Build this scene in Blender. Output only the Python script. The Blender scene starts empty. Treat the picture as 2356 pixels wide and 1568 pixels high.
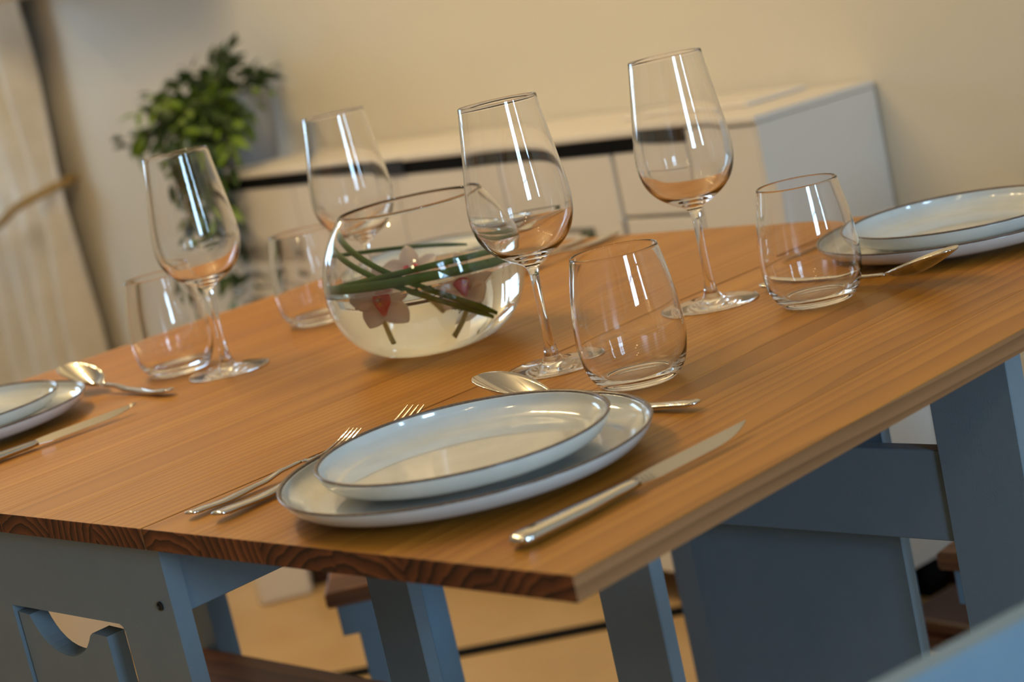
import bpy, bmesh, math, random
from mathutils import Vector, Matrix
random.seed(7)
PI = math.pi
sc = bpy.context.scene
COL = sc.collection
TZ = 0.79                                   # height of the table top above the floor

# ------------------------------------------------------------------ camera
cam = bpy.data.cameras.new('camera'); camo = bpy.data.objects.new('camera', cam); COL.objects.link(camo)
pitch, roll = 0.185, -0.218
fwd = Vector((0, math.cos(pitch), -math.sin(pitch))); right = Vector((1, 0, 0)); up = right.cross(fwd)
r2 = right * math.cos(roll) + up * math.sin(roll); u2 = -right * math.sin(roll) + up * math.cos(roll)
m = Matrix((r2, u2, -fwd)).transposed().to_4x4(); m.translation = Vector((0, 0, TZ + 0.3093)); camo.matrix_world = m
cam.sensor_width = 36; cam.lens = 4206.25 / 2356 * 36; cam.clip_start = 0.02
cam.dof.use_dof = True; cam.dof.focus_distance = 1.42; cam.dof.aperture_fstop = 5.8; cam.dof.aperture_blades = 0
sc.camera = camo
sc.cycles.max_bounces = 24; sc.cycles.transmission_bounces = 24; sc.cycles.glossy_bounces = 12

# ------------------------------------------------------------------ frames
YAW = 0.8246
U = Vector((math.sin(YAW), math.cos(YAW), 0)); V = Vector((-math.cos(YAW), math.sin(YAW), 0)); C0 = Vector((0.0043, 0.9438, 0))
def W(u, v, z=0.0): return C0 + U * u + V * v + Vector((0, 0, TZ + z))      # table frame to world
TROT = math.atan2(U.y, U.x)
E1 = Vector((0.59, -0.807, 0)).normalized(); N1 = Vector((0.807, 0.59, 0)).normalized(); WALL = 2.216
def R(s, n, z): return E1 * s + N1 * n + Vector((0, 0, z))                   # room frame to world
RROT = math.atan2(E1.y, E1.x)

# ------------------------------------------------------------------ world, lights, exposure
wd = bpy.data.worlds.new('world'); sc.world = wd; wd.use_nodes = True
wd.node_tree.nodes['Background'].inputs[0].default_value = (0.55, 0.72, 1.0, 1)
wd.node_tree.nodes['Background'].inputs[1].default_value = 0.9
sc.view_settings.view_transform = 'Standard'; sc.view_settings.look = 'None'
sc.view_settings.gamma = 1; sc.view_settings.use_curve_mapping = False
sc.view_settings.exposure = 0.0
WARM = (1.0, 0.76, 0.40); BLUE = (0.46, 0.73, 1.0)
def area(name, loc, target, sx, sy, power, col):
    l = bpy.data.lights.new(name, 'AREA'); l.shape = 'RECTANGLE'; l.size = sx; l.size_y = sy; l.energy = power; l.color = col; l.cycles.is_caustics_light = True
    o = bpy.data.objects.new(name, l); COL.objects.link(o); o.location = loc
    o.rotation_euler = (Vector(target) - Vector(loc)).to_track_quat('-Z', 'Y').to_euler(); return o
def bulb(name, loc, rad, power, col=WARM):
    l = bpy.data.lights.new(name, 'POINT'); l.shadow_soft_size = rad; l.energy = power; l.color = col; l.cycles.is_caustics_light = True
    o = bpy.data.objects.new(name, l); COL.objects.link(o); o.location = loc; return o
SR, SL, NB = 2.5, -6.3, -2.5                 # right wall, left wall, wall behind the camera
WIN = [(-0.30, 0.36), (1.42, 1.66)]          # windows in the right wall (n range)
for a, b in WIN:
    area('window_light', R(SR + 0.12, (a + b) / 2, 1.55), R(0, (a + b) / 2, 1.55), b - a, 1.0, 112 * (b - a), BLUE)
area('window_light', R(SL - 0.12, 0.9, 1.55), R(0, 0.9, 1.55), 1.6, 1.0, 34, BLUE)
for i in range(7): bulb('ceiling_bulb', R(-3.3 + 0.22 * i, 1.15 - 0.10 * i, 2.30), 0.028, 8.2)
bulb('shadow_light', R(-5.95, WALL - 0.9, 2.15), 0.03, 13)  # unseen light added to throw a shadow on the upper left wall
bulb('near_bulb', (-0.42, -0.75, 1.75), 0.07, 5)
bulb('near_bulb', (-0.30, -0.90, 2.10), 0.07, 5)
bulb('left_fill', R(-1.4, 0.2, 2.30), 0.04, 5)  # unseen fill light added left of the table

# ------------------------------------------------------------------ material helpers
def mat(name, col, rough=0.5, metal=0.0, spec=0.5, coat=0.0, noise=None, bump=None, trans=0.0, ior=1.45, sheen=0.0):
    m = bpy.data.materials.new(name); m.use_nodes = True; nt = m.node_tree; b = nt.nodes['Principled BSDF']
    b.inputs['Base Color'].default_value = (*col, 1); b.inputs['Roughness'].default_value = rough
    b.inputs['Metallic'].default_value = metal; b.inputs['Specular IOR Level'].default_value = spec
    b.inputs['Coat Weight'].default_value = coat; b.inputs['Coat Roughness'].default_value = 0.06
    b.inputs['Transmission Weight'].default_value = trans; b.inputs['IOR'].default_value = ior
    tc = nt.nodes.new('ShaderNodeTexCoord')
    if noise:
        sca, amt, col2 = noise
        n = nt.nodes.new('ShaderNodeTexNoise'); n.inputs['Scale'].default_value = sca; n.inputs['Detail'].default_value = 5
        nt.links.new(tc.outputs['Object'], n.inputs['Vector'])
        mx = nt.nodes.new('ShaderNodeMix'); mx.data_type = 'RGBA'
        mx.inputs[6].default_value = (*col, 1); mx.inputs[7].default_value = (*col2, 1)
        mr = nt.nodes.new('ShaderNodeMapRange'); mr.inputs[1].default_value = 0.35; mr.inputs[2].default_value = 0.7; mr.inputs[4].default_value = amt
        nt.links.new(n.outputs['Fac'], mr.inputs[0]); nt.links.new(mr.outputs[0], mx.inputs[0]); nt.links.new(mx.outputs[2], b.inputs['Base Color'])
    if bump:
        n = nt.nodes.new('ShaderNodeTexNoise'); n.inputs['Scale'].default_value = bump[0]; n.inputs['Detail'].default_value = 3
        nt.links.new(tc.outputs['Object'], n.inputs['Vector'])
        bp = nt.nodes.new('ShaderNodeBump'); bp.inputs['Strength'].default_value = bump[1]; bp.inputs['Distance'].default_value = 0.002
        nt.links.new(n.outputs['Fac'], bp.inputs['Height']); nt.links.new(bp.outputs[0], b.inputs['Normal'])
    return m
def srgb(r, g, b):
    f = lambda c: (c / 255) / 12.92 if c / 255 <= 0.04045 else ((c / 255 + 0.055) / 1.055) ** 2.4
    return (f(r), f(g), f(b))

def wood(name, cols, end=False, ring=110.0, rough=0.38):
    """Pine: growth rings as shells round a tree heart set off per plank, grain along the local x axis."""
    m = bpy.data.materials.new(name); m.use_nodes = True; nt = m.node_tree; N = nt.nodes.new; L = nt.links.new
    b = nt.nodes['Principled BSDF']; b.inputs['Roughness'].default_value = rough; b.inputs['Specular IOR Level'].default_value = 0.32
    tc = N('ShaderNodeTexCoord'); oi = N('ShaderNodeObjectInfo')
    sep = N('ShaderNodeSeparateXYZ'); L(tc.outputs['Object'], sep.inputs[0])
    # slow waviness along the grain
    mp = N('ShaderNodeMapping'); mp.inputs['Scale'].default_value = (1.1, 7, 7); L(tc.outputs['Object'], mp.inputs[0])
    rnd = N('ShaderNodeMath'); rnd.operation = 'MULTIPLY'; rnd.inputs[1].default_value = 37.0; L(oi.outputs['Random'], rnd.inputs[0])
    n1 = N('ShaderNodeTexNoise'); n1.noise_dimensions = '4D'; n1.inputs['Scale'].default_value = 1.6; n1.inputs['Detail'].default_value = 2
    L(mp.outputs[0], n1.inputs['Vector']); L(rnd.outputs[0], n1.inputs['W'])
    def math_(op, a, bb=None, val=None):
        k = N('ShaderNodeMath'); k.operation = op
        (L(a, k.inputs[0]) if not isinstance(a, (int, float)) else setattr(k.inputs[0], 'default_value', a))
        if bb is not None: (L(bb, k.inputs[1]) if not isinstance(bb, (int, float)) else setattr(k.inputs[1], 'default_value', bb))
        return k.outputs[0]
    yo = math_('ADD', sep.outputs[1], math_('MULTIPLY', math_('SUBTRACT', math_('FRACT', math_('MULTIPLY', oi.outputs['Random'], 7.31)), 0.5), 0.16))
    zo = math_('ADD', sep.outputs[2], math_('ADD', math_('MULTIPLY', math_('FRACT', math_('MULTIPLY', oi.outputs['Random'], 13.7)), 0.07), 0.015))
    wob = math_('MULTIPLY', math_('SUBTRACT', n1.outputs['Fac'], 0.5), 0.030 if not end else 0.018)
    d = math_('SQRT', math_('ADD', math_('MULTIPLY', yo, yo), math_('MULTIPLY', zo, zo)))
    d = math_('ADD', d, wob)
    if end:
        n5 = N('ShaderNodeTexNoise'); n5.noise_dimensions = '4D'; n5.inputs['Scale'].default_value = 34; n5.inputs['Detail'].default_value = 3
        L(tc.outputs['Object'], n5.inputs['Vector']); L(rnd.outputs[0], n5.inputs['W'])
        d = math_('ADD', d, math_('MULTIPLY', math_('SUBTRACT', n5.outputs['Fac'], 0.5), 0.016))
    ringv = math_('FRACT', math_('MULTIPLY', d, ring))
    tri = math_('POWER', ringv, 1.6)
    # fine fibres
    mp2 = N('ShaderNodeMapping'); mp2.inputs['Scale'].default_value = (6, 420, 420); L(tc.outputs['Object'], mp2.inputs[0])
    n2 = N('ShaderNodeTexNoise'); n2.inputs['Scale'].default_value = 1.0; n2.inputs['Detail'].default_value = 2; L(mp2.outputs[0], n2.inputs['Vector'])
    mp3 = N('ShaderNodeMapping'); mp3.inputs['Scale'].default_value = (2.0, 19, 19); L(tc.outputs['Object'], mp3.inputs[0])
    n3 = N('ShaderNodeTexNoise'); n3.noise_dimensions = '4D'; n3.inputs['Scale'].default_value = 1.0; n3.inputs['Detail'].default_value = 3
    L(mp3.outputs[0], n3.inputs['Vector']); L(rnd.outputs[0], n3.inputs['W'])
    f = math_('ADD', math_('MULTIPLY', tri, 0.32 if not end else 0.62), math_('MULTIPLY', n3.outputs['Fac'], 0.86 if not end else 0.72))
    f = math_('ADD', f, math_('MULTIPLY', n2.outputs['Fac'], 0.14))
    f = math_('ADD', f, math_('MULTIPLY', math_('SUBTRACT', oi.outputs['Random'], 0.5), 0.08))
    cr = N('ShaderNodeValToRGB'); cr.color_ramp.elements[0].position = 0.22; cr.color_ramp.elements[1].position = 0.98
    cr.color_ramp.elements[0].color = (*cols[0], 1); cr.color_ramp.elements[1].color = (*cols[2], 1)
    e = cr.color_ramp.elements.new(0.55); e.color = (*cols[1], 1)
    L(f, cr.inputs[0]); L(cr.outputs[0], b.inputs['Base Color'])
    bp = N('ShaderNodeBump'); bp.inputs['Strength'].default_value = 0.12; bp.inputs['Distance'].default_value = 0.0006
    L(n2.outputs['Fac'], bp.inputs['Height']); L(bp.outputs[0], b.inputs['Normal'])
    return m

def glassmat(name, ior, col=(1, 1, 1)):
    m = bpy.data.materials.new(name); m.use_nodes = True; nt = m.node_tree; nt.nodes.clear()
    o = nt.nodes.new('ShaderNodeOutputMaterial'); g = nt.nodes.new('ShaderNodeBsdfGlass')
    g.inputs['IOR'].default_value = ior; g.inputs['Roughness'].default_value = 0.0; g.inputs['Color'].default_value = (*col, 1)
    nt.links.new(g.outputs[0], o.inputs['Surface']); return m

M_TOP = wood('oiled_pine', [srgb(200, 142, 58), srgb(176, 117, 38), srgb(140, 86, 24)])
M_SIDE = wood('pine_long_edge', [srgb(176, 132, 88), srgb(150, 106, 68), srgb(108, 72, 44)], rough=0.5)
M_END = wood('oiled_pine_end_grain', [srgb(150, 88, 48), srgb(104, 56, 30), srgb(46, 24, 15)], end=True, ring=120, rough=0.5)
M_SEAT = wood('brown_stained_pine', [srgb(150, 98, 62), srgb(120, 76, 48), srgb(84, 52, 34)], ring=90, rough=0.5)
M_GREY = mat('blue_grey_paint', srgb(116, 134, 147), 0.42, noise=(30, 0.5, srgb(110, 128, 141)), bump=(700, 0.15))
M_CHAIR = mat('blue_grey_chair_paint', srgb(114, 143, 165), 0.42, noise=(30, 0.5, srgb(108, 136, 158)), bump=(500, 0.12))
M_BLACK = mat('black_cap', (0.008, 0.008, 0.008), 0.35)
M_GLAZE = mat('pale_grey_glaze', srgb(206, 208, 205), 0.10, spec=0.6, coat=0.6, noise=(38, 0.5, srgb(186, 190, 188)))
M_RIM = mat('brown_bare_rim', srgb(112, 92, 78), 0.25, noise=(300, 0.8, srgb(76, 60, 50)))
M_STEEL = mat('polished_steel', (0.66, 0.64, 0.60), 0.07, metal=1.0, bump=(60, 0.03))
M_GLASS = glassmat('clear_glass', 1.5)
M_WATER = glassmat('water', 1.333, (0.985, 1.0, 0.975))
M_WALL = mat('warm_white_wall', srgb(216, 208, 192), 0.8, noise=(3, 0.4, srgb(210, 202, 186)), bump=(160, 0.25))
M_CEIL = mat('white_ceiling', srgb(206, 200, 190), 0.85, noise=(4, 0.3, srgb(200, 194, 184)))
M_WALL2 = mat('taupe_wall', srgb(172, 164, 152), 0.8, noise=(4, 0.3, srgb(164, 156, 144)))
M_FLOOR = mat('sand_floor', srgb(196, 164, 118), 0.42, noise=(5, 0.7, srgb(182, 148, 102)), bump=(40, 0.2))
M_WHITE = mat('white_lacquer', srgb(226, 218, 208), 0.4, noise=(6, 0.3, srgb(220, 212, 202)))
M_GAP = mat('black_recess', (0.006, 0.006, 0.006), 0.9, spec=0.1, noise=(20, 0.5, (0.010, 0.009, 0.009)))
M_SLOT = mat('grey_slot', srgb(130, 124, 114), 0.5)
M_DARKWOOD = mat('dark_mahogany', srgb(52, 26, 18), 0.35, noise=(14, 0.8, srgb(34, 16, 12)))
M_CURT = mat('cream_curtain', srgb(226, 216, 200), 0.9, noise=(9, 0.7, srgb(206, 196, 176)), bump=(250, 0.4))
M_ROPE = mat('tan_cord', srgb(176, 146, 92), 0.8, noise=(90, 0.8, srgb(146, 118, 70)), bump=(200, 0.6))
M_POT = mat('slate_pot', srgb(146, 148, 150), 0.4, noise=(18, 0.6, srgb(130, 132, 138)))
M_LEAF_D = mat('dark_leaf', srgb(44, 62, 26), 0.4, noise=(60, 0.7, srgb(62, 84, 34)))
M_LEAF_L = mat('light_leaf', srgb(112, 138, 40), 0.4, noise=(60, 0.7, srgb(84, 112, 34)))
M_STEM = mat('stem_green', srgb(84, 98, 48), 0.5, noise=(60, 0.7, srgb(96, 88, 52)))
M_BLADE = mat('grass_blade', srgb(54, 98, 28), 0.35, noise=(24, 0.8, srgb(96, 128, 40)))
M_PETAL = mat('cream_petal', srgb(252, 244, 236), 0.5, noise=(40, 0.5, srgb(248, 222, 216)))
nt = M_PETAL.node_tree; tr_ = nt.nodes.new('ShaderNodeBsdfTranslucent'); tr_.inputs[0].default_value = (*srgb(246, 228, 216), 1)
mx_ = nt.nodes.new('ShaderNodeMixShader'); mx_.inputs[0].default_value = 0.25
nt.links.new(nt.nodes['Principled BSDF'].outputs[0], mx_.inputs[1]); nt.links.new(tr_.outputs[0], mx_.inputs[2]); nt.links.new(mx_.outputs[0], nt.nodes['Material Output'].inputs[0])
M_LIP = mat('pink_lip', srgb(206, 66, 90), 0.45, noise=(90, 0.8, srgb(240, 150, 150)))
M_YEL = mat('yellow_column', srgb(226, 170, 70), 0.5, noise=(80, 0.6, srgb(232, 206, 140)))
M_OSTEM = mat('flower_stem', srgb(206, 204, 150), 0.5, noise=(60, 0.6, srgb(180, 176, 120)))
M_LEAFDK = mat('dark_green_handle', srgb(74, 80, 56), 0.5)
M_BULB = mat('white_fitting', srgb(235, 230, 220), 0.4)

# ------------------------------------------------------------------ object helpers
def link(name, bm, material, parent=None, smooth=False, kind=None):
    me = bpy.data.meshes.new(name)
    bmesh.ops.recalc_face_normals(bm, faces=bm.faces); bm.to_mesh(me); bm.free()
    for mm in (material if isinstance(material, (list, tuple)) else [material]): me.materials.append(mm)
    if smooth:
        for p in me.polygons: p.use_smooth = True
    o = bpy.data.objects.new(name, me); COL.objects.link(o)
    if parent is not None: o.parent = parent
    if kind: o['kind'] = kind
    return o
def tag(o, label, cat, group=None):
    o['label'] = label; o['category'] = cat
    if group: o['group'] = group
    return o
def thing(name, label, cat, loc=(0, 0, 0), rz=0.0, group=None):
    o = bpy.data.objects.new(name, None); COL.objects.link(o); o.location = loc; o.rotation_euler = (0, 0, rz)
    o.empty_display_size = 0.05
    return tag(o, label, cat, group)
def dup(root, loc, rz, label, group=None):
    r = root.copy(); COL.objects.link(r); r.location = loc; r.rotation_euler = (0, 0, rz); r['label'] = label
    if group: r['group'] = group
    for ch in list(root.children):
        c = ch.copy(); COL.objects.link(c); c.parent = r
        for g in list(ch.children):
            d = g.copy(); COL.objects.link(d); d.parent = c
    return r
def box(bm, x0, x1, y0, y1, z0, z1, bev=0.0):
    g = bmesh.ops.create_cube(bm, size=1)['verts']
    for v in g: v.co = Vector((x0 + (v.co.x + .5) * (x1 - x0), y0 + (v.co.y + .5) * (y1 - y0), z0 + (v.co.z + .5) * (z1 - z0)))
    if bev > 0:
        es = list({e for v in g for e in v.link_edges})
        bmesh.ops.bevel(bm, geom=es, offset=bev, segments=1, affect='EDGES', profile=0.5)
    return bm
def boxbm(*a, bev=0.0): return box(bmesh.new(), *a, bev=bev)
def lathe(prof, n=64, closed=True, cap=False):
    """prof: (r, z) list; closed joins the last point to the first."""
    bm = bmesh.new(); rings = []
    for r, z in prof:
        if r < 1e-6: rings.append([bm.verts.new((0, 0, z))])
        else: rings.append([bm.verts.new((r * math.cos(2 * PI * k / n), r * math.sin(2 * PI * k / n), z)) for k in range(n)])
    idx = list(range(len(rings))); pairs = list(zip(idx, idx[1:])) + ([(idx[-1], 0)] if closed else [])
    for a, b in pairs:
        A, B = rings[a], rings[b]
        if len(A) == 1 and len(B) == 1: continue
        for k in range(n):
            k2 = (k + 1) % n
            if len(A) == 1: bm.faces.new((A[0], B[k2], B[k]))
            elif len(B) == 1: bm.faces.new((A[k], A[k2], B[0]))
            else: bm.faces.new((A[k], A[k2], B[k2], B[k]))
    return bm
def smoothprof(pts, sub=6):
    """Catmull-Rom through profile points."""
    out = []
    for i in range(len(pts) - 1):
        p0 = pts[max(i - 1, 0)]; p1 = pts[i]; p2 = pts[i + 1]; p3 = pts[min(i + 2, len(pts) - 1)]
        for k in range(sub):
            t = k / sub
            out.append(tuple(0.5 * ((2 * p1[j]) + (-p0[j] + p2[j]) * t + (2 * p0[j] - 5 * p1[j] + 4 * p2[j] - p3[j]) * t * t + (-p0[j] + 3 * p1[j] - 3 * p2[j] + p3[j]) * t ** 3) for j in range(len(p1))))
    out.append(pts[-1]); return out
def loft(sections):
    """sections: lists of equally many 3D points; closed tube with capped ends."""
    bm = bmesh.new(); rs = [[bm.verts.new(p) for p in s] for s in sections]; n = len(rs[0])
    for a, b in zip(rs, rs[1:]):
        for k in range(n): bm.faces.new((a[k], a[(k + 1) % n], b[(k + 1) % n], b[k]))
    bm.faces.new(rs[0][::-1]); bm.faces.new(rs[-1]); return bm
def tube(bm, pts, rad, n=8):
    pts = [Vector(p) for p in pts]; rings = []
    for i, p in enumerate(pts):
        t = (pts[min(i + 1, len(pts) - 1)] - pts[max(i - 1, 0)]).normalized()
        a = t.orthogonal().normalized() if i == 0 else (rings[-1][1] - t * rings[-1][1].dot(t)).normalized()
        b = t.cross(a); r = rad(i / (len(pts) - 1)) if callable(rad) else rad
        rings.append(([bm.verts.new(p + (a * math.cos(2 * PI * k / n) + b * math.sin(2 * PI * k / n)) * r) for k in range(n)], a))
    for (A, _), (B, _) in zip(rings, rings[1:]):
        for k in range(n): bm.faces.new((A[k], A[(k + 1) % n], B[(k + 1) % n], B[k]))
    bm.faces.new(rings[0][0][::-1]); bm.faces.new(rings[-1][0]); return bm
def prism(bm, poly, x0, x1):
    """polygon in (y, z) extruded along x."""
    a = [bm.verts.new((x0, y, z)) for y, z in poly]; b = [bm.verts.new((x1, y, z)) for y, z in poly]; n = len(poly)
    bm.faces.new(a); bm.faces.new(b[::-1])
    for k in range(n): bm.faces.new((a[k], b[k], b[(k + 1) % n], a[(k + 1) % n]))
    return bm

# ================================================================== THE ROOM
def struct(name, bm, m, rz=RROT, loc=(0, 0, 0), smooth=False):
    o = link(name, bm, m, smooth=smooth, kind='structure'); o.location = loc; o.rotation_euler = (0, 0, rz); return o
H = 2.55
# local x = along the back wall, local y = into the back wall (E1, N1 frame)
struct('floor', boxbm(SL, SR, NB, WALL, -0.06, 0), M_FLOOR)
struct('ceiling', boxbm(SL, SR, NB, WALL, H, H + 0.08), M_CEIL)
struct('wall_back', boxbm(SL, SR, WALL, WALL + 0.12, 0, H), M_WALL)
def wall_with_holes(name, axis, at0, at1, lo, hi, holes):
    bm = bmesh.new(); cuts = sorted(holes); p = lo
    def bx(a, b, z0, z1):
        if axis == 'y': box(bm, at0, at1, a, b, z0, z1)
        else: box(bm, a, b, at0, at1, z0, z1)
    for a, b in cuts:
        bx(p, a, 0, H); bx(a, b, 0, 1.05); bx(a, b, 2.05, H); p = b
    bx(p, hi, 0, H); return struct(name, bm, M_WALL if name == 'wall_left' else M_WALL2)
wall_with_holes('wall_right', 'y', SR, SR + 0.10, NB, WALL, WIN)
wall_with_holes('wall_left', 'y', SL - 0.10, SL, NB, WALL, [(0.1, 1.7)])
wall_with_holes('wall_front', 'x', NB - 0.10, NB, SL, SR, [])
wn = 0
def window(axis, at, a, b, nv, zs):
    global wn; wn += 1
    bm = bmesh.new(); w = 0.025
    def bx(p, q, z0, z1):
        if axis == 'y': box(bm, at - .02, at + .02, p, q, z0, z1)
        else: box(bm, p, q, at - .02, at + .02, z0, z1)
    bx(a, a + w, 1.05, 2.05); bx(b - w, b, 1.05, 2.05); bx(a, b, 1.05, 1.08); bx(a, b, 2.02, 2.05)
    for k in range(1, nv): c = a + (b - a) * k / nv; bx(c - w * .6, c + w * .6, 1.08, 2.02)
    for z in zs: bx(a, b, z - w * .6, z + w * .6)
    return struct('window_%d' % wn, bm, M_WHITE)
for a, b in WIN: window('y', SR + 0.04, a, b, 2 if b - a > .5 else 1, (1.6,))
window('y', SL - 0.04, 0.1, 1.7, 3, (1.6,))
struct('baseboard_back', boxbm(SL, SR, WALL - 0.015, WALL - 0.0005, 0.0, 0.05), M_DARKWOOD)
# flat black joint strip set across the floor in front of the sideboard
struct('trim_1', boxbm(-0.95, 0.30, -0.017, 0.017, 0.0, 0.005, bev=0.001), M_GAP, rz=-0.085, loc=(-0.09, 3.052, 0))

# ---------------- sideboard against the back wall
P0 = Vector((0.423, 2.714, 0))                                  # front top right corner
sb = thing('sideboard', 'long white sideboard with a black recess line along the wall', 'sideboard', P0, RROT)
D = WALL - N1.dot(P0) - 0.004                                    # local x: to the right along the wall, y: towards the wall
ZT = TZ + 0.055
link('counter_top', boxbm(-1.68, 0.004, -0.004, D, ZT - 0.012, ZT, bev=0.002), M_WHITE, sb)
link('carcass', boxbm(-1.66, -0.003, 0.022, D, 0.066, ZT - 0.013), M_WHITE, sb)
link('recess_strip', boxbm(-1.655, -0.155, -0.0015, 0.022, ZT - 0.0365, ZT - 0.0122), M_GAP, sb)
link('side_panel', boxbm(-0.003, 0.002, 0.0, D, 0.066, ZT - 0.013), M_WHITE, sb)
dz = ZT - 0.037
for a, b, z0, z1 in [(-1.655, -1.36, dz - .17, dz), (-1.355, -0.98, .07, dz), (-0.975, -0.66, .07, dz), (-0.655, -0.342, .07, dz), (-0.334, -0.155, dz - .105, dz + .022), (-0.334, -0.155, .07, dz - .111), (-0.151, -0.004, .07, dz + .022)]:
    link('door', boxbm(a, b, 0.0, 0.02, z0, z1, bev=0.0015), M_WHITE, sb)
k = 0
for z in (TZ - 0.117, TZ - 0.171, TZ - 0.227, TZ - 0.283):
    dr = link('drawer', boxbm(-1.655, -1.36, 0.0, 0.02, z - 0.026, z + 0.025, bev=0.001), M_WHITE, sb)
    link('slot', boxbm(-1.655 + .01, -1.57, -0.0015, 0.002, z - .006, z + .006), M_SLOT, dr)
    link('slot', boxbm(-1.44, -1.37, -0.0015, 0.002, z - .006, z + .006), M_SLOT, dr)
link('door', boxbm(-1.655, -1.36, 0.0, 0.02, .07, TZ - .312, bev=0.0015), M_WHITE, sb)
link('latch', boxbm(-0.99, -0.93, -0.006, 0.02, ZT - 0.036, ZT - 0.008, bev=0.001), M_BLACK, sb)
link('handle', boxbm(-0.452, -0.418, -0.004, 0.0, TZ - .138, TZ - .108, bev=.001), M_LEAFDK, sb); link('slot', boxbm(-0.60, -0.418, -0.002, 0.0, TZ - .108, TZ - .102), M_SLOT, sb)
link('blue_edge_strip', boxbm(-0.342, -0.334, -0.002, 0.02, dz - .15, dz - .111), M_POT, sb)
for a in (-1.6, -0.8, -0.06):
    link('foot', boxbm(a, a + .05, .05, .10, 0, .066), M_GAP, sb)
    link('foot', boxbm(a, a + .05, D - .07, D - .02, 0, .066), M_GAP, sb)
# flat tray on the sideboard
bm = boxbm(-0.42, -0.12, 0.11, 0.25, 0, 0.008, bev=0.003); o = link('serving_tray', bm, M_WHITE); o.location = P0 + Vector((0, 0, ZT)); o.rotation_euler = (0, 0, RROT)
tag(o, 'thin white tray lying on the sideboard behind the right wine glass', 'tray')

# ---------------- unseen box added above the frame to shade the upper left wall
cup = thing('shadow_caster', 'white box added out of view above the plant to shade the wall', 'shadow caster', R(-4.86, WALL - 0.25, TZ + 0.575), RROT)
link('body', boxbm(0, 1.12, 0.018, 0.249, 0, 0.5), M_WHITE, cup)
link('door', boxbm(0, 0.558, 0, 0.018, 0.002, 0.498), M_WHITE, cup); link('door', boxbm(0.562, 1.12, 0, 0.018, 0.002, 0.498), M_WHITE, cup)  # front plates of the added box

# ---------------- curtain with tie-back
cu = thing('curtain', 'cream curtain gathered by a cord at the left edge', 'curtain', (0, 0, 0), RROT)
def curtain_sheet(s_r, s_l, zt, zb, tie, n_off, folds, ph, amp):
    bm = bmesh.new(); NS, NZ = 72, 46; g = []
    for j in range(NZ + 1):
        z = zb + (zt - zb) * j / NZ; row = []
        if z > tie: pinch = 1 - 0.10 * math.exp(-((z - tie) / 0.22) ** 2)
        else: pinch = 0.90 + 0.10 * min(1, ((tie - z) / 0.5)) ** 0.7
        sr = s_r(z)
        for i in range(NS + 1):
            t = i / NS; s = sr + (s_l - sr) * t * pinch
            a = amp * (0.35 + 0.65 * min(1, abs(z - tie) / 0.35))
            n = n_off + a * math.sin(folds * 2 * PI * t + ph + 0.5 * math.sin(3 * z)) + 0.35 * a * math.sin(folds * 5.1 * t + 1.3 * z + ph)
            row.append(bm.verts.new((s, n, z)))
        g.append(row)
    for j in range(NZ):
        for i in range(NS): bm.faces.new((g[j][i], g[j][i + 1], g[j + 1][i + 1], g[j + 1][i]))
    return bm
def sr1(z):
    zz = z - TZ
    if zz > 0.04: return min(-4.905 + 0.12 * max(0, (zz - 0.10)) * 0.75, -4.872)
    return -4.905 - 0.02 * min(1, (0.04 - zz) / 0.3)
sheet = link('drape', curtain_sheet(sr1, -6.1, 2.35, 0.05, TZ + 0.02, WALL - 0.075, 7, 0.4, 0.030), M_CURT, cu, smooth=True)
md = sheet.modifiers.new('thick', 'SOLIDIFY'); md.thickness = 0.003
bm = bmesh.new(); pts = []
for i in range(24):
    t = i / 23; s = -4.905 - 1.05 * t
    pts.append((s + 0.03 * math.sin(min(1, t * 8) * PI), WALL - 0.01 - 0.165 * math.sin(min(1, t * 9) * PI / 2), TZ + 0.065 - 0.095 * math.sin(min(1, t * 3.2) * PI / 2) - 0.03 * t))
tube(bm, pts, 0.013, 10); link('tieback_cord', bm, M_ROPE, cu, smooth=True)

# ---------------- floor items under the table, with dark blocks added for shade
bm = boxbm(-0.06, 0.05, -0.06, 0.06, 0, 0.26, bev=0.006); o = link('storage_bin', bm, M_WHITE); o.location = (-0.565, 3.66, 0); o.rotation_euler = (0, 0, 0.1)
tag(o, 'small cream bin on the floor beyond the table apron', 'bin')
bm = boxbm(0, 0.065, 0, 0.12, 0, 0.32, bev=0.004); o = link('sideboard_shade', bm, M_DARKWOOD); o.location = (-0.512, 3.66, 0)  # dark block added for the shade under the sideboard
tag(o, 'dark block standing in for the shade under the sideboard, touching the cream bin', 'shade block')
tr = thing('floor_shade_slab', 'dark slab standing in for the shaded floor right of the sideboard', 'shade slab', (0.66, 2.66, 0), RROT)  # dark slab laid where the floor is in the sideboard's shade
link('body', boxbm(-0.11, 0.25, -0.14, 0.14, 0, 0.026), M_DARKWOOD, tr); link('slab_top', boxbm(-0.105, 0.245, -0.13, 0.13, 0.026, 0.05, bev=0.003), M_DARKWOOD, tr)

bm = boxbm(-0.23, 0.23, -0.22, 0.22, 0, 0.30, bev=0.02); o = link('pouf', bm, M_WHITE); o.location = (-1.09, 3.62, 0)
tag(o, 'white square pouf seen through the opening of the grey end panel', 'pouf')
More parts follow.
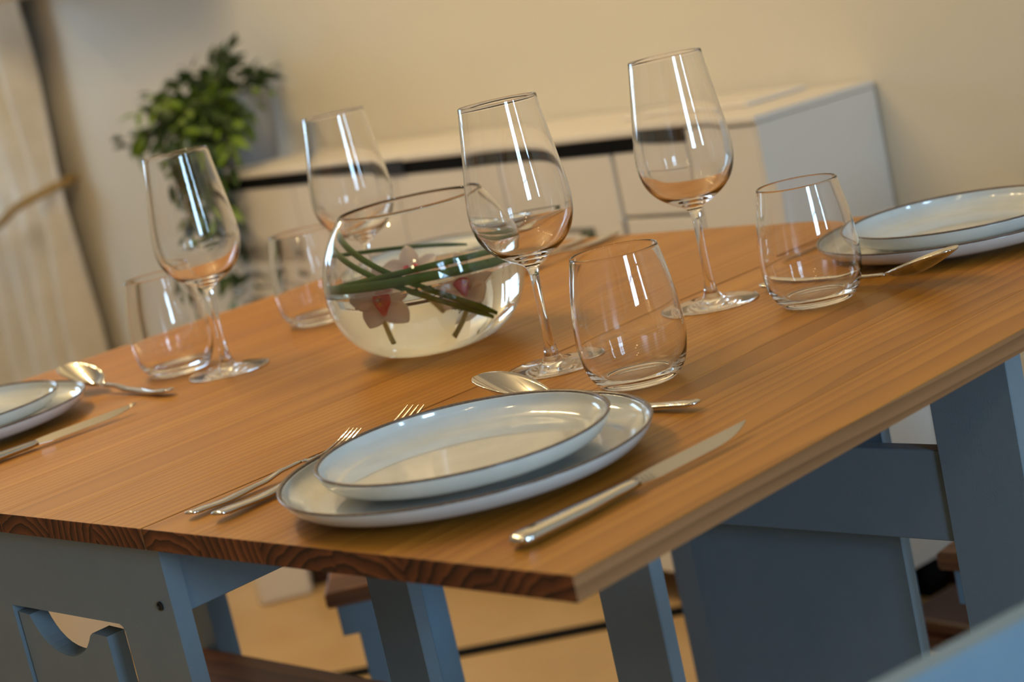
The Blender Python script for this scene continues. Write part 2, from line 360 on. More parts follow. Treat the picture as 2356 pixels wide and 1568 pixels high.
# ---------------- potted plant on the sideboard
pot = thing('potted_plant', 'trailing green plant in a slate pot on the sideboard', 'plant', (-0.505, 4.27, ZT))
link('pot', lathe(smoothprof([(0.064, 0), (0.071, 0.004), (0.078, 0.06), (0.084, 0.12), (0.088, 0.165)], 4) + [(0.082, 0.165), (0.075, 0.1), (0.064, 0.012), (0.0, 0.012), (0.0, 0.0)], 40), M_POT, pot, smooth=True)
link('soil', lathe([(0.0, 0.13), (0.0765, 0.128), (0.0745, 0.11), (0.0, 0.11)], 24), M_DARKWOOD, pot)
def leafmesh(L_, Wd, cv):
    bm = bmesh.new(); rows = []
    for i, (t, w) in enumerate([(0, .12), (.2, .75), (.45, 1), (.7, .8), (.9, .35), (1, .02)]):
        zz = -cv * t * t
        rows.append([bm.verts.new((t * L_, -w * Wd / 2, zz + .12 * w * Wd)), bm.verts.new((t * L_, 0, zz)), bm.verts.new((t * L_, w * Wd / 2, zz + .12 * w * Wd))])
    for a, b in zip(rows, rows[1:]):
        bm.faces.new((a[0], a[1], b[1], b[0])); bm.faces.new((a[1], a[2], b[2], b[1]))
    return bm
leaf_src = []
for mi, mm in enumerate((M_LEAF_D, M_LEAF_L)):
    for L_ in (0.048, 0.060):
        bm = leafmesh(L_, L_ * 0.42, 0.014); me = bpy.data.meshes.new('leaf'); bm.to_mesh(me); bm.free(); me.materials.append(mm)
        for p in me.polygons: p.use_smooth = True
        leaf_src.append(me)
targets = [(-0.754, 4.388, 0.146), (-0.627, 4.23, 0.262), (-0.556, 4.329, 0.273), (-0.485, 4.16, 0.293), (-0.426, 4.26, 0.226), (-0.621, 4.30, 0.202), (-0.517, 4.117, 0.168), (-0.712, 4.30, 0.244), (-0.733, 4.19, 0.217), (-0.781, 4.302, 0.148), (-0.497, 4.158, 0.186), (-0.655, 4.234, 0.034), (-0.712, 4.30, -0.007), (-0.629, 4.177, -0.099), (-0.603, 4.181, -0.171), (-0.603, 4.18, -0.266), (-0.68, 4.239, -0.185), (-0.528, 4.126, 0.091), (-0.565, 4.13, -0.074), (-0.603, 4.181, 0.059), (-0.484, 4.156, 0.131), (-0.63, 4.201, 0.131), (-0.679, 4.25, 0.164), (-0.401, 4.15, 0.201), (-0.57, 4.2, 0.24), (-0.66, 4.2, 0.10)]
for i_ in (11, 12, 13, 14, 15, 16, 18, 19, 17):      # strands that hang in front of the sideboard
    x_, y_, z_ = targets[i_]; targets[i_] = (x_ * .955, y_ * .955, .309 + (z_ - .309) * .955)
targets += [(-0.60, 4.02, -0.03), (-0.555, 4.03, -0.16), (-0.53, 4.02, -0.24), (-0.60, 4.04, 0.02), (-0.56, 4.0, 0.04)]
bmst = bmesh.new(); nleaf = 0; pl = Vector((-0.505, 4.27, ZT)); rl = random.Random(5)
for ti, tg in enumerate(targets):
    T = Vector((tg[0], tg[1], tg[2] + TZ)) - pl; A = Vector((rl.uniform(-.03, .03), rl.uniform(-.03, .03), 0.13))
    peak = A.lerp(T, 0.45); peak.z = max(A.z, T.z) + 0.05
    if T.z < 0.02: peak = Vector((T.x * 0.9, T.y, 0.24))
    pts = []; n = 14
    for i in range(n + 1):
        t = i / n; p = A * (1 - t) ** 2 + peak * 2 * t * (1 - t) + T * t * t
        pts.append(p)
    tube(bmst, pts, lambda t: 0.0022 * (1 - 0.5 * t), 5)
    ln = sum((pts[i + 1] - pts[i]).length for i in range(n)); cnt = min(15, max(7, int(ln / 0.021)))
    for q in range(cnt):
        if nleaf >= 290: break
        t = 0.18 + 0.82 * (q + 0.5) / cnt; fi = t * n; i0 = min(int(fi), n - 1); p = pts[i0].lerp(pts[i0 + 1], fi - i0)
        tang = (pts[i0 + 1] - pts[i0]).normalized(); side = Vector((rl.uniform(-1, 1), rl.uniform(-1, 1), rl.uniform(-.5, .8))); side = (side - tang * side.dot(tang)).normalized()
        d = (tang * 0.75 + side * 0.9).normalized()
        light = (T.z + pl.z < TZ + 0.22 and p.y < 0.0 and rl.random() < 0.62) or rl.random() < 0.12
        me = leaf_src[(2 if light else 0) + rl.randint(0, 1)]
        o = bpy.data.objects.new('leaf', me); COL.objects.link(o); o.parent = pot; o.location = p
        o.rotation_mode = 'QUATERNION'; qd = d.to_track_quat('X', 'Z'); o.rotation_quaternion = qd @ Matrix.Rotation(rl.uniform(-.9, .9), 3, 'X').to_quaternion(); nleaf += 1
link('stem', bmst, M_STEM, pot, smooth=True, kind='stuff')
def leafmass(name, mm, cnt, sel):
    bm = bmesh.new()
    for q in range(cnt):
        ti = rl.choice(sel); tg = targets[ti]; T = Vector((tg[0], tg[1], tg[2] + TZ)) - pl; A = Vector((0, 0, 0.13)); peak = A.lerp(T, 0.45); peak.z = max(A.z, T.z) + 0.05
        if T.z < 0.02: peak = Vector((T.x * 0.9, T.y, 0.24))
        t = rl.uniform(.5 if 'trail' in name else .25, 1); p = A * (1 - t) ** 2 + peak * 2 * t * (1 - t) + T * t * t + Vector([rl.gauss(0, .014) for _ in range(3)])
        d = (T - A).normalized() * .6 + Vector([rl.uniform(-1, 1) for _ in range(3)]); b2 = leafmesh(.05, .021, .012)
        M4 = Matrix.Translation(p) @ (d.to_track_quat('X', 'Z') @ Matrix.Rotation(rl.uniform(-1, 1), 3, 'X').to_quaternion()).to_matrix().to_4x4()
        mp_ = {}; b2.verts.index_update()
        for v in b2.verts: mp_[v.index] = bm.verts.new(M4 @ v.co)
        for f in b2.faces: bm.faces.new([mp_[v.index] for v in f.verts])
        b2.free()
    return link(name, bm, mm, pot, smooth=True, kind='stuff')
leafmass('dark_foliage', M_LEAF_D, 150, list(range(26))); leafmass('light_foliage', M_LEAF_L, 130, [5, 6, 9, 11, 17, 19, 20, 21, 25]); leafmass('trailing_foliage', M_LEAF_D, 300, [11, 12, 13, 14, 15, 16, 18, 19, 26, 27, 28, 29, 30])

# ================================================================== THE TABLE
TH = 0.016; LU = 0.9457; GAPV = 0.4264; LV = 1.21
tab = thing('dining_table', 'drop-leaf dining table with oiled pine top and blue-grey frame', 'table', C0, TROT)
# local x = U, local y = V, local z from the floor
def planks(v0, v1, n, name):
    rr = random.Random(int(v0 * 1000) + 3); w = (v1 - v0) / n
    cuts = [v0] + [v0 + w * (k + rr.uniform(-.18, .18)) for k in range(1, n)] + [v1]
    for a, b in zip(cuts, cuts[1:]):
        bm = bmesh.new(); box(bm, 0, LU, a - (a + b) / 2 + .00006, b - (a + b) / 2 - .00006, -TH, 0, bev=0.00035)
        bm.normal_update()
        for f in bm.faces: f.material_index = 1 if abs(f.normal.x) > 0.7 else (2 if abs(f.normal.y) > 0.9 else 0)
        o = link(name, bm, [M_TOP, M_END, M_SIDE], tab); o.location = (0, (a + b) / 2, TZ)
planks(0.0, GAPV - 0.0011, 6, 'plank'); planks(GAPV + 0.0011, LV, 11, 'plank')
b_ = 0.0008
# end panel with a window-like opening (near end), and its twin at the far end
def end_panel(x0, x1):
    bm = bmesh.new(); zt = TZ - TH
    box(bm, x0, x1, .432, .507, 0, zt); box(bm, x0, x1, .677, .775, 0, zt)
    box(bm, x0, x1, .507, .677, TZ - .086, zt); box(bm, x0, x1, .507, .677, .05, .14)
    # small fillet in the opening's corner
    prism(bm, [(.507, TZ - .086), (.507, TZ - .092), (.509, TZ - .088), (.513, TZ - .086)], x0, x1)
    return bm
link('end_panel', end_panel(0.012, 0.027), M_GREY, tab); ep = link('end_panel', end_panel(0.915, 0.93), M_GREY, tab); ep.location.y = 0.024
link('apron', boxbm(.027, .915, .440, .455, TZ - .0755, TZ - TH, bev=b_), M_GREY, tab)
link('apron', boxbm(.027, .915, .752, .767, TZ - .0755, TZ - TH, bev=b_), M_GREY, tab)
# inner board with the finger scoop
poly = [(0.674, 0.14), (0.674, TZ - .0925), (0.657, TZ - .0940), (0.6525, TZ - .1020), (0.648, TZ - .1080), (0.643, TZ - .1130), (0.636, TZ - .1178), (0.629, TZ - .1210), (0.621, TZ - .1232), (0.613, TZ - .1243), (0.605, TZ - .1243), (0.598, TZ - .1232), (0.589, TZ - .1205), (0.582, TZ - .1170), (0.576, TZ - .1125), (0.571, TZ - .1075), (0.567, TZ - .1025), (0.563, TZ - .1000), (0.542, TZ - .1008), (0.542, 0.14)]
link('scooped_panel', prism(bmesh.new(), poly, 0.0145, 0.0305), M_GREY, tab)
bm = lathe([(0, -0.0005), (.0036, -0.0005), (.0036, .0012), (.0026, .0016), (.0020, .0006), (0, .0006)], 20)
o = link('bolt_cap', bm, M_BLACK, tab, smooth=False); o.rotation_euler = (0, -PI / 2, 0); o.location = (0.012, 0.4475, TZ - 0.0652)
# swing-out legs
zt = TZ - TH
for (a, b, c, d) in [(.200, .213, .401, .452), (.200, .213, .138, .192), (.500, .522, .030, .102), (.455, .475, 1.108, 1.25), (.2, .213, 1.06, 1.11), (.2, .213, .80, .85)]:
    link('leg', boxbm(a, b, c, d, 0, zt, bev=b_), M_GREY, tab)
link('rail', boxbm(.503, .518, .1025, .45, TZ - .177, TZ - .102, bev=b_), M_GREY, tab)
link('rail', boxbm(.202, .211, .192, .401, TZ - .62, TZ - .55, bev=b_), M_GREY, tab)
link('gate_panel', boxbm(.530, .542, .173, .406, 0, zt, bev=b_), M_GREY, tab)

# ================================================================== CHAIRS
def make_chair(label, group='blue-grey chairs round the table'):
    t = thing('dining_chair', label, 'chair', (0, 0, 0), 0, group)
    w, d, sz, bt = 0.215, 0.21, 0.43, 0.785
    # local -y = front, +y = back
    link('seat', boxbm(-w, w, -d, d, sz - .02, sz, bev=.003), M_SEAT, t)
    link('apron', boxbm(-w + .012, w - .012, -d + .012, -d + .03, sz - .062, sz - .02, bev=.001), M_CHAIR, t)
    link('apron', boxbm(-w + .012, -w + .03, -d + .03, d - .03, sz - .062, sz - .02, bev=.001), M_CHAIR, t)
    link('apron', boxbm(w - .03, w - .012, -d + .03, d - .03, sz - .062, sz - .02, bev=.001), M_CHAIR, t)
    link('leg', boxbm(-w + .031, -w + .066, -d + .031, -d + .056, 0, sz - .02, bev=.001), M_CHAIR, t)
    link('leg', boxbm(w - .066, w - .031, -d + .031, -d + .056, 0, sz - .02, bev=.001), M_CHAIR, t)
    link('leg', boxbm(-w, -w + .03, d + .0005, d + .03, 0, bt, bev=.001), M_CHAIR, t)
    link('leg', boxbm(w - .03, w, d + .0005, d + .03, 0, bt, bev=.001), M_CHAIR, t)
    link('back_rail', boxbm(-w + .03, w - .03, d + .004, d + .024, bt - .07, bt, bev=.004), M_CHAIR, t)
    link('back_rail', boxbm(-w + .03, w - .03, d + .004, d + .024, bt - .2, bt - .15, bev=.004), M_CHAIR, t)
    return t
c = W(0.24, 0.92); ch = make_chair('chair under the near left of the table, brown seat seen beyond the grey end panel')
ch.location = (c.x, c.y, 0); ch.rotation_euler = (0, 0, TROT + PI / 2 + PI)
dup(ch, (0.69, 1.86, 0), PI / 4 * 1.05 - PI / 2, 'chair at the far right, brown seat corner seen behind the swing-out leg')
c = W(0.03, -0.03); dup(ch, (c.x, c.y, 0), TROT + PI - 0.20, 'nearest chair at lower right, only its pale blue back rail in view')

bn = thing('narrow_bench', 'narrow brown-topped bench end beyond the table, left of the middle leg', 'bench', (-0.296, 2.18, 0))
link('seat', boxbm(0, .095, 0, .32, .41, .43, bev=.003), M_SEAT, bn)
link('apron', boxbm(.010, .085, .012, .03, .368, .41, bev=.001), M_GREY, bn)
for a in (.028, .060):
    for b in (.031, .27): link('leg', boxbm(a, a + .026, b, b + .025, 0, .41, bev=.001), M_GREY, bn)
# ================================================================== PLATES
def plate_profile(R_, h):
    o = [(0.0, .0022), (R_ * .54, .0022), (R_ * .555, 0.0), (R_ * .60, 0.0), (R_ * .63, .0036)]
    o += smoothprof([(R_ * .66, .0043), (R_ * .82, .0060), (R_ * .92, h * .42), (R_ * .972, h * .68), (R_ * .993, h - .0016)], 5)
    rim = [(R_ * .996, h - .0008), (R_ - .0005, h - .0002), (R_ - .0014, h), (R_ - .0024, h - .0004), (R_ * .993 - .0026, h - .0016)]
    inn = smoothprof([(R_ * .993 - .0028, h - .0017), (R_ * .978 - .0030, h * .68), (R_ * .925 - .0022, h * .36 + .0030), (R_ * .86, .0082), (R_ * .80, .0069), (R_ * .72, .0066)], 5) + [(0.0, .0066)]
    return o, rim, inn
def make_plate(name, label, R_, h, group):
    t = thing(name, label, 'plate', (0, 0, 0), 0, group)
    o, rim, inn = plate_profile(R_, h)
    link('dish', lathe(o + inn, 96, closed=False), M_GLAZE, t, smooth=True)
    link('rim', lathe([o[-1]] + rim + [(R_ * .993 - .0014, h - .0020)], 96), M_RIM, t, smooth=True)
    return t
PB = make_plate('dinner_plate', 'large pale grey plate under the nearest plate pair, knife on its right', 0.1295, 0.0214, 'large pale plates')
PB.location = W(0.134, 0.22)
PS = make_plate('side_plate', 'smaller pale grey plate on top of the nearest large plate', 0.1025, 0.0225, 'smaller pale plates')
PS.location = W(0.136, 0.222, 0.0078)
for (u, v, su, sv, lb, ls) in [(0.79, 0.238, 0.785, 0.232, 'large pale plate at the right edge, beyond the spoon', 'smaller pale plate stacked at the right edge'),
                               (0.159, 0.992, 0.157, 0.985, 'large pale plate cut by the left edge of the photo', 'smaller pale plate stacked at the left edge'),
                               (0.81, 0.985, 0.81, 0.985, 'large pale plate at the far setting behind the fish bowl', 'smaller pale plate stacked behind the fish bowl')]:
    dup(PB, W(u, v), 0.5, lb); dup(PS, W(su, sv, 0.0078), 0.8, ls)

# ================================================================== GLASSES
def lip(ro, ri, z, n=9):
    c, r = (ro + ri) / 2, (ro - ri) / 2
    return [(c + r * math.cos(PI * k / n), z + r * math.sin(PI * k / n)) for k in range(1, n)]
def make_wineglass(label):
    t = thing('wine_glass', label, 'wine glass', (0, 0, 0), 0, 'stemmed wine glasses')
    rf = 0.0415
    out = [(0.0, 0.0), (rf - .004, 0.0003), (rf - .0004, 0.0006), (rf, .0011), (rf - .0005, .0016)]
    out += smoothprof([(rf - .006, .0020), (0.022, .0034), (0.0115, .0052), (0.0082, .0085), (0.0060, .014), (0.0045, .024), (0.0037, .040), (0.0035, .060), (0.0040, .078), (0.0058, .0865),
                       (0.0100, .0905), (0.0195, .0955), (0.0300, .1030), (0.0380, .1130), (0.0423, .1250), (0.0436, .1380), (0.0426, .1530), (0.0400, .1720), (0.0366, .1960), (0.0327, .2254)], 5)
    inn = lip(.0327, .0318, .2254)
    inn += smoothprof([(0.0318, .2254), (0.0357, .1960), (0.0391, .1720), (0.0416, .1530), (0.0425, .1380), (0.0410, .1255), (0.0362, .1145), (0.0280, .1050), (0.0170, .0985), (0.0080, .0958), (0.0, .0950)], 5)
    link('glass_body', lathe(out + inn, 96, closed=False), M_GLASS, t, smooth=True)
    return t
def make_tumbler(label):
    t = thing('tumbler', label, 'tumbler', (0, 0, 0), 0, 'stemless tumblers')
    out = [(0.0, .0014), (0.022, .0012), (0.0255, .0004), (0.0275, 0.0)] + smoothprof([(0.0300, .0012), (0.0352, .0068), (0.0392, .0150), (0.0418, .0270), (0.0427, .0400), (0.0421, .0540), (0.0400, .0720), (0.0368, .0900), (0.0342, .1030)], 5)
    inn = lip(.0342, .0325, .1030) + smoothprof([(0.0325, .1030), (0.0351, .0900), (0.0384, .0720), (0.0405, .0540), (0.0411, .0400), (0.0401, .0275), (0.0368, .0160), (0.0310, .0085), (0.0220, .0062), (0.0, .0055)], 5)
    link('glass_body', lathe(out + inn, 96, closed=False), M_GLASS, t, smooth=True)
    return t
Z0 = TZ + 0.0001
wg = make_wineglass('tall wine glass in the middle, right of the fish bowl, sharpest of them'); wg.location = (0.0300, 1.4963, Z0)
dup(wg, (0.1843, 1.616, Z0), .3, 'tall wine glass at upper right, standing apart before the sideboard end')
dup(wg, (-0.2868, 1.8293, Z0), .6, 'tall wine glass on the left, in front of the trailing plant')
dup(wg, (-0.1326, 1.9414, Z0), .9, 'farthest wine glass, rising behind the fish bowl')
tu = make_tumbler('nearest tumbler, beside the middle wine glass behind the plates'); tu.location = (0.0897, 1.3732, Z0)
dup(tu, (0.2616, 1.5241, Z0), .3, 'tumbler on the right, in front of the right plate pair')
dup(tu, (-0.3467, 1.8941, Z0), .6, 'leftmost tumbler, beside the left wine glass')
dup(tu, (-0.2045, 2.0197, Z0), .9, 'tumbler immediately left of the fish bowl')

# ================================================================== FISH BOWL WITH ORCHIDS
BC = Vector((-0.068, 1.716, Z0))
bowl = thing('fish_bowl', 'round glass fish bowl of water in the table centre', 'bowl', BC)
bo = [(0.046, 0.0), (0.060, 0.005), (0.0775, 0.018), (0.0900, 0.037), (0.0955, 0.059), (0.0950, 0.080), (0.0895, 0.102), (0.0795, 0.122), (0.0665, 0.139)]
def inset(p, d):
    out = []
    for i in range(len(p)):
        a = Vector(p[max(i - 1, 0)]); b = Vector(p[min(i + 1, len(p) - 1)]); t = (b - a).normalized(); nrm = Vector((-t.y, t.x)); q = Vector(p[i]) + nrm * d; out.append((q.x, q.y))
    return out
bos = smoothprof(bo, 5); bi = inset(bos, 0.0018)
gl = [(0.0, 0.0015), (0.040, 0.0012)] + bos + lip(bos[-1][0], bi[-1][0], 0.1388) + [q for q in bi[::-1] if q[1] > 0.0055] + [(0.045, 0.0052), (0.0, 0.0050)]
link('glass_wall', lathe(gl, 128, closed=False), M_GLASS, bowl, smooth=True)
ZW = 0.071
bw = inset(bos, 0.0011); wl = [(0.0, 0.0035), (0.043, 0.0035)] + [q for q in bw if 0.005 < q[1] < ZW - .0005]
rW = wl[-1][0] + .0002
wbm = lathe(wl + [(rW, ZW + .0004), (rW - .0012, ZW + .0003), (rW - .003, ZW), (0.0, ZW)], 128, closed=False)
wo = link('water', wbm, M_WATER, bowl, smooth=False)
for p in wo.data.polygons: p.use_smooth = p.normal.z < 0.9
def r_in(z):
    for a, b in zip(bi, bi[1:]):
        if a[1] <= z <= b[1]: return a[0] + (b[0] - a[0]) * (z - a[1]) / max(1e-6, b[1] - a[1])
    return 0.06
def blade(label, az0, az1, zf, wid, off, group='green blades inside the fish bowl'):
    """A leaf blade hugging the inside of the bowl; az in degrees, 0 = towards +x, 270 = towards the camera."""
    bm = bmesh.new(); n = 44; rows = []
    for i in range(n + 1):
        t = i / n; az = math.radians(az0 + (az1 - az0) * t); z = zf(t)
        w = wid * (0.25 + 0.75 * min(1, math.sin(PI * (0.04 + 0.92 * t)) * 2.4)) / 2
        col = []
        for zz in (z - w, z, z + w):
            r = r_in(max(zz, .01)) - off
            col.append(bm.verts.new((r * math.cos(az), r * math.sin(az), zz)))
        rows.append(col)
    for a, b in zip(rows, rows[1:]):
        bm.faces.new((a[0], a[1], b[1], b[0])); bm.faces.new((a[1], a[2], b[2], b[1]))
    o = link('leaf_blade', bm, M_BLADE, smooth=True); o.location = BC; tag(o, label, 'leaf blade', group)
    md = o.modifiers.new('thick', 'SOLIDIFY'); md.thickness = 0.0006; md.offset = -1
    return o
# front azimuths: left edge 180, front 270, right edge 360
blade('broad dark green blade running level across the front of the fish bowl', 176, 372, lambda t: 0.0765 + 0.0075 * math.sin(PI * t) - 0.010 * t, 0.0085, 0.0015)
blade('dark green blade just above the broad level one, near the bowl centre', 200, 368, lambda t: 0.079 + 0.0105 * math.sin(PI * t) - 0.004 * t, 0.0055, 0.0030)
blade('slim green blade under the broad one at the right of the fish bowl', 262, 384, lambda t: 0.083 - 0.018 * t, 0.0050, 0.0022)
blade('green blade falling from the upper left rim of the bowl to lower right', 186, 318, lambda t: 0.0705 - 0.057 * math.cos(math.radians(186 + 132 * t)), 0.0062, 0.0042)
blade('second green blade falling left to right, just below its twin', 178, 316, lambda t: 0.0625 - 0.051 * math.cos(math.radians(178 + 138 * t)), 0.0058, 0.0056)
blade('thin dark blade along the back wall of the fish bowl', 172, 60, lambda t: 0.104 - 0.026 * t, 0.0040, 0.0020)
def orchid(label, loc, rz, tilt, sc_=1.0):
    t = thing('orchid_flower', label, 'flower', loc, rz, 'orchid blooms floating in the fish bowl'); t.rotation_euler = (tilt, 0, rz); t.scale = (sc_,) * 3
    def petal(ang, L_, Wd, cup):
        bm = bmesh.new(); rows = []
        for tt, w in [(0, .25), (.15, .6), (.4, 1), (.65, .95), (.85, .6), (1, .08)]:
            zz = .006 * math.sin(tt * PI * .6) + cup * tt * tt
            rows.append([bm.verts.new((tt * L_, s * w * Wd / 2, zz + .18 * abs(s) * w * Wd)) for s in (-1, -.5, 0, .5, 1)])
        for a, b in zip(rows, rows[1:]):
            for k in range(4): bm.faces.new((a[k], a[k + 1], b[k + 1], b[k]))
        o = link('petal', bm, M_PETAL, t, smooth=True); o.rotation_euler = (0, 0, ang)
        md = o.modifiers.new('s', 'SUBSURF'); md.levels = 1; md.render_levels = 1
        md = o.modifiers.new('t', 'SOLIDIFY'); md.thickness = 0.0008
    for k in range(5): petal(PI / 2 + k * 2 * PI / 5, 0.031, 0.025 if k % 2 else 0.021, 0.006)
    bm = bmesh.new(); rows = []
    for tt, w in [(0, .35), (.25, .8), (.55, 1), (.8, .9), (1, .45)]:
        rows.append([bm.verts.new((tt * .017, s * w * .015 / 2, .004 + .010 * math.sin(tt * 2.2) - .008 * tt + .010 * abs(s) ** 2)) for s in (-1, -.5, 0, .5, 1)])
    for a, b in zip(rows, rows[1:]):
        for k in range(4): bm.faces.new((a[k], a[k + 1], b[k + 1], b[k]))
    o = link('lip', bm, M_LIP, t, smooth=True); o.rotation_euler = (0, -.3, -PI / 2)
    md = o.modifiers.new('t', 'SOLIDIFY'); md.thickness = 0.0009
    bm = bmesh.new(); tube(bm, [(0, 0, 0.002), (0, -.002, .007), (0, -.006, .011)], lambda q: .0022 * (1 - .3 * q), 8); link('column', bm, M_YEL, t, smooth=True)
    return t
def stem(label, a, b, c):
    bm = bmesh.new(); a, b, c = Vector(a), Vector(b), Vector(c)
    tube(bm, [a * (1 - q) ** 2 + b * 2 * q * (1 - q) + c * q * q for q in [i / 8 for i in range(9)]], lambda q: .0019 + .0006 * q, 8)
    return bm
# flower axis tipped towards the viewer, so that the lip shows
f1 = orchid('cream orchid with deep pink lip at the left of the bowl', BC + Vector((-0.040, -0.042, 0.058)), 0.15, 1.05, 1.0)
f2 = orchid('cream orchid with pink lip at the right of the bowl', BC + Vector((0.034, -0.030, 0.056)), -0.2, 0.9, 0.95)
f3 = orchid('cream orchid at the back of the bowl', BC + Vector((-0.012, 0.036, 0.066)), 0.05, 0.8, 0.9)
link('stalk', stem('', (0, 0, 0), (0.004, -.014, -.012), (.004, -.03, -.012)), M_OSTEM, f1, smooth=True)
link('stalk', stem('', (0, 0, 0), (-0.004, -.014, -.012), (-.02, -.032, -.016)), M_OSTEM, f2, smooth=True)
link('stalk', stem('', (0, 0, 0), (0.01, -.012, -.012), (.02, -.03, -.01)), M_OSTEM, f3, smooth=True)

# ================================================================== CUTLERY (local x from the handle end to the tip, lying on z = 0)
def interp(tb, x):
    for (x0, *a), (x1, *b) in zip(tb, tb[1:]):
        if x <= x1:
            t = (x - x0) / (x1 - x0); t = max(0, min(1, t)); t = t * t * (3 - 2 * t)
            return [p + (q - p) * t for p, q in zip(a, b)]
    return list(tb[-1][1:])
def lin(tb, x):
    for (x0, *a), (x1, *b) in zip(tb, tb[1:]):
        if x <= x1:
            t = max(0, min(1, (x - x0) / (x1 - x0))); return [p + (q - p) * t for p, q in zip(a, b)]
    return list(tb[-1][1:])
def strip(tb, xs, n=9):
    """sections: half width, centre height, thickness, crown (top bulge), cup (edge rise)"""
    S = []
    for x in xs:
        w, zc, th, crown, cup = interp(tb, x)
        top = [(x, w * (-1 + 2 * k / (n - 1)), 0) for k in range(n)]
        pt = [(x, y, zc + th * .5 + crown * (1 - (y / w) ** 2) + cup * (y / w) ** 2) for _, y, _ in top]
        pb = [(x, y, zc - th * .5 - crown * .35 * (1 - (y / w) ** 2) + cup * (y / w) ** 2) for _, y, _ in top[::-1]]
        S.append(pt + pb[0:])
    return loft(S)
def rng(a, b, n): return [a + (b - a) * i / n for i in range(n + 1)]
HANDLE = [(0.0, .0030, .0060, .0012, .0003, 0), (.002, .0058, .0058, .0020, .0006, 0), (.010, .0072, .0048, .0024, .0008, 0), (.045, .0062, .0030, .0026, .0009, 0), (.085, .0042, .0045, .0026, .0008, 0), (.115, .0028, .0085, .0026, .0005, 0), (.135, .0030, .0095, .0022, .0003, 0)]
def make_fork(name, label, sc_, grp):
    t = thing(name, label, 'fork', (0, 0, 0), 0, grp)
    link('handle', strip(HANDLE, rng(0, .135, 30)), M_STEEL, t, smooth=True)
    head = [(.134, .0030, .0095, .0022, .0003, 0), (.146, .0085, .0060, .0016, 0, .0010), (.156, .0115, .0040, .0014, 0, .0012), (.165, .0118, .0042, .0014, 0, .0010)]
    link('head', strip(head, rng(.134, .165, 12)), M_STEEL, t, smooth=True)
    for k in range(4):
        y0 = (-1.5 + k) * .0062
        xs = rng(.164, .208, 10); S = []
        for x in xs:
            q = (x - .164) / .044; hw = .0016 * (1 - .55 * q) if q < .97 else .0004; z = .0046 + .014 * q ** 1.5; th = .0007 * (1 - .3 * q)
            y = y0 * (1 - .04 * q)
            S.append([(x, y - hw, z - th), (x, y + hw, z - th), (x, y + hw, z + th), (x, y - hw, z + th)])
        link('tine', loft(S), M_STEEL, t, smooth=False)
    t.scale = (sc_,) * 3
    return t
def make_spoon(label, grp):
    t = thing('spoon', label, 'spoon', (0, 0, 0), 0, grp)
    link('handle', strip(HANDLE, rng(0, .135, 30)), M_STEEL, t, smooth=True)
    S = []; n = 17; xs = [.134 + .0795 * (1 - math.cos(PI * i / 52)) / 2 for i in range(53)]
    for x in xs:
        q = (x - .140) / (.2135 - .140)
        if q <= 0: w, zc, cup = .0030, .0095, .0002
        else:
            q = min(q, 1.0); e = (q ** .80) * (1 - q) ** .5 * 2.02; w = .0030 * (1 - q) ** .5 + .0205 * min(1, e); w = max(w, .0006)
            zc = .0095 * (1 - q) ** 3 + .0010 + .0280 * q ** 1.6; cup = .0112 * math.sin(PI * min(1, q ** .9)) ** .8 * .95
        T_ = [(x, w * (-1 + 2 * k / (n - 1))) for k in range(n)]
        S.append([(px, y, zc + .0007 + cup * (y / w) ** 2) for px, y in T_] + [(px, y, zc - .0007 + cup * (y / w) ** 2) for px, y in T_[::-1]])
    link('bowl', loft(S), M_STEEL, t, smooth=True)
    t.scale = (0.98,) * 3
    return t
def make_knife(label, grp):
    t = thing('knife', label, 'knife', (0, 0, 0), 0, grp)
    hd = [(0.0, .0030, .0048, .0030, .0004, 0), (.002, .0062, .0048, .0052, .0008, 0), (.010, .0084, .0046, .0062, .0012, 0), (.05, .0078, .0044, .0055, .0012, 0), (.095, .0052, .0046, .0048, .0010, 0), (.108, .0048, .0052, .0040, .0006, 0)]
    link('handle', strip(hd, rng(0, .108, 26)), M_STEEL, t, smooth=True)
    # blade stands slightly on its back: a thin wedge with a rounded tip
    S = []
    for x in rng(.107, .222, 30):
        q = (x - .107) / .115; hi = .0030 + .0008 * min(1, q * 6); lo = -.0034 - .0022 * min(1, q * 7)
        if q > .60: lo = lo + (hi - lo) * ((q - .60) / .40) ** 2.2 * .96
        z = .0054 + .0012 * q; tl = .45
        def P_(y, dz): return (x, y, z + y * tl + dz)
        S.append([P_(lo, -.0003), P_(lo, .0003), P_(hi, .0009), P_(hi, -.0009)])
    link('blade', loft(S), M_STEEL, t, smooth=False)
    for k in range(3):
        link('engraved_line', boxbm(.0160 + .0020 * k, .0163 + .0020 * k, -.0005, .0032, .0070, .00905), M_GAP, t)
    t.scale = (0.97,) * 3
    return t
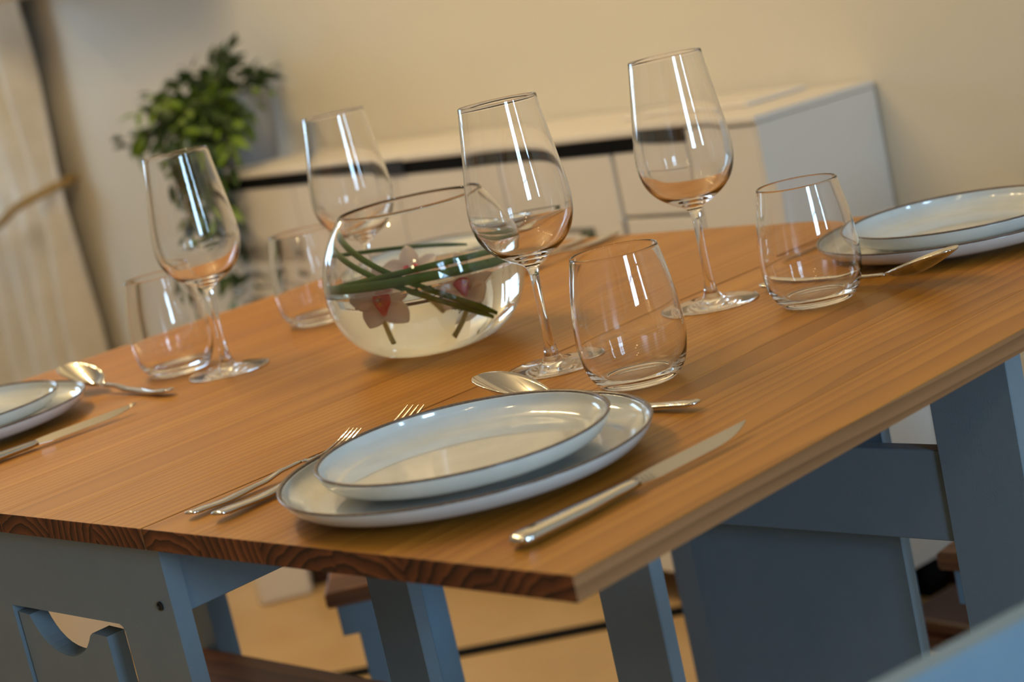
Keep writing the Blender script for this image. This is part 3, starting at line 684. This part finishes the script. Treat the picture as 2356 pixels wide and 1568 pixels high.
def place(o, u0, v0, u1, v1):
    a, b = W(u0, v0, .0004), W(u1, v1, 0); o.location = a; o.rotation_euler = (o.rotation_euler[0], o.rotation_euler[1], math.atan2(b.y - a.y, b.x - a.x)); return o
fk = place(make_fork('dinner_fork', 'longer fork lying partly under the nearest plate pair', 1.0, 'forks at the nearest setting'), .022, .364, .235, .377)
fs = place(make_fork('salad_fork', 'shorter fork outside the longer one, beside the table seam', 0.78, 'forks at the nearest setting'), .022, .398, .170, .398)
kn = place(make_knife('dinner knife right of the nearest plates, by the table corner', 'dinner knives'), .024, .068, .240, .060)
sp = place(make_spoon('spoon lying crosswise behind the nearest plates', 'dessert spoons'), .285, .141, .273, .347)
def cp(src, lab, a, rx=0.0, dz=0.0):
    o = dup(src, (0, 0, 0), 0, lab); place(o, *a); o.rotation_euler[0] = rx; o.location.z += dz; return o
cp(kn, 'dinner knife right of the left plates', (.040, .822, .256, .812))
cp(kn, 'knife seen through the right tumbler, tip towards the glasses', (.945, .405, .731, .415))
cp(sp, 'spoon behind the left plates, by the leftmost tumbler', (.304, .828, .313, 1.022))
cp(sp, 'spoon in front of the right plates, handle behind the tumbler', (.630, .348, .629, .139))
cp(fs, 'shorter fork right of the fish bowl at the far setting', (.93, .842, .80, .838))
cp(fk, 'longer fork of the far setting, beside the shorter one', (.94, .800, .77, .790))

# ================================================================== LAMPS (outside the frame)
tl = thing('ceiling_lamp', 'bar of seven small warm bulbs on the ceiling', 'lamp')
a = R(-3.4, 1.195, 2.40); b = R(-1.88, 0.505, 2.40)
bm = bmesh.new(); tube(bm, [a, b], .012, 8); link('bar', bm, M_BULB, tl)
for i in range(7):
    p = R(-3.3 + 0.22 * i, 1.15 - 0.10 * i, 2.30)
    bm = bmesh.new(); tube(bm, [p + Vector((0, 0, .035)), p + Vector((0, 0, .095))], .012, 10); link('bulb_holder', bm, M_BULB, tl)

for o in bpy.data.objects:
    if o.type == 'MESH' and o.data.materials and o.data.materials[0] in (M_GLASS, M_WATER): o.cycles.is_caustics_caster = True
    if o.type == 'MESH' and (o.parent == tab or o.name.startswith(('leaf_blade', 'petal', 'lip', 'column', 'stalk'))): o.cycles.is_caustics_receiver = True
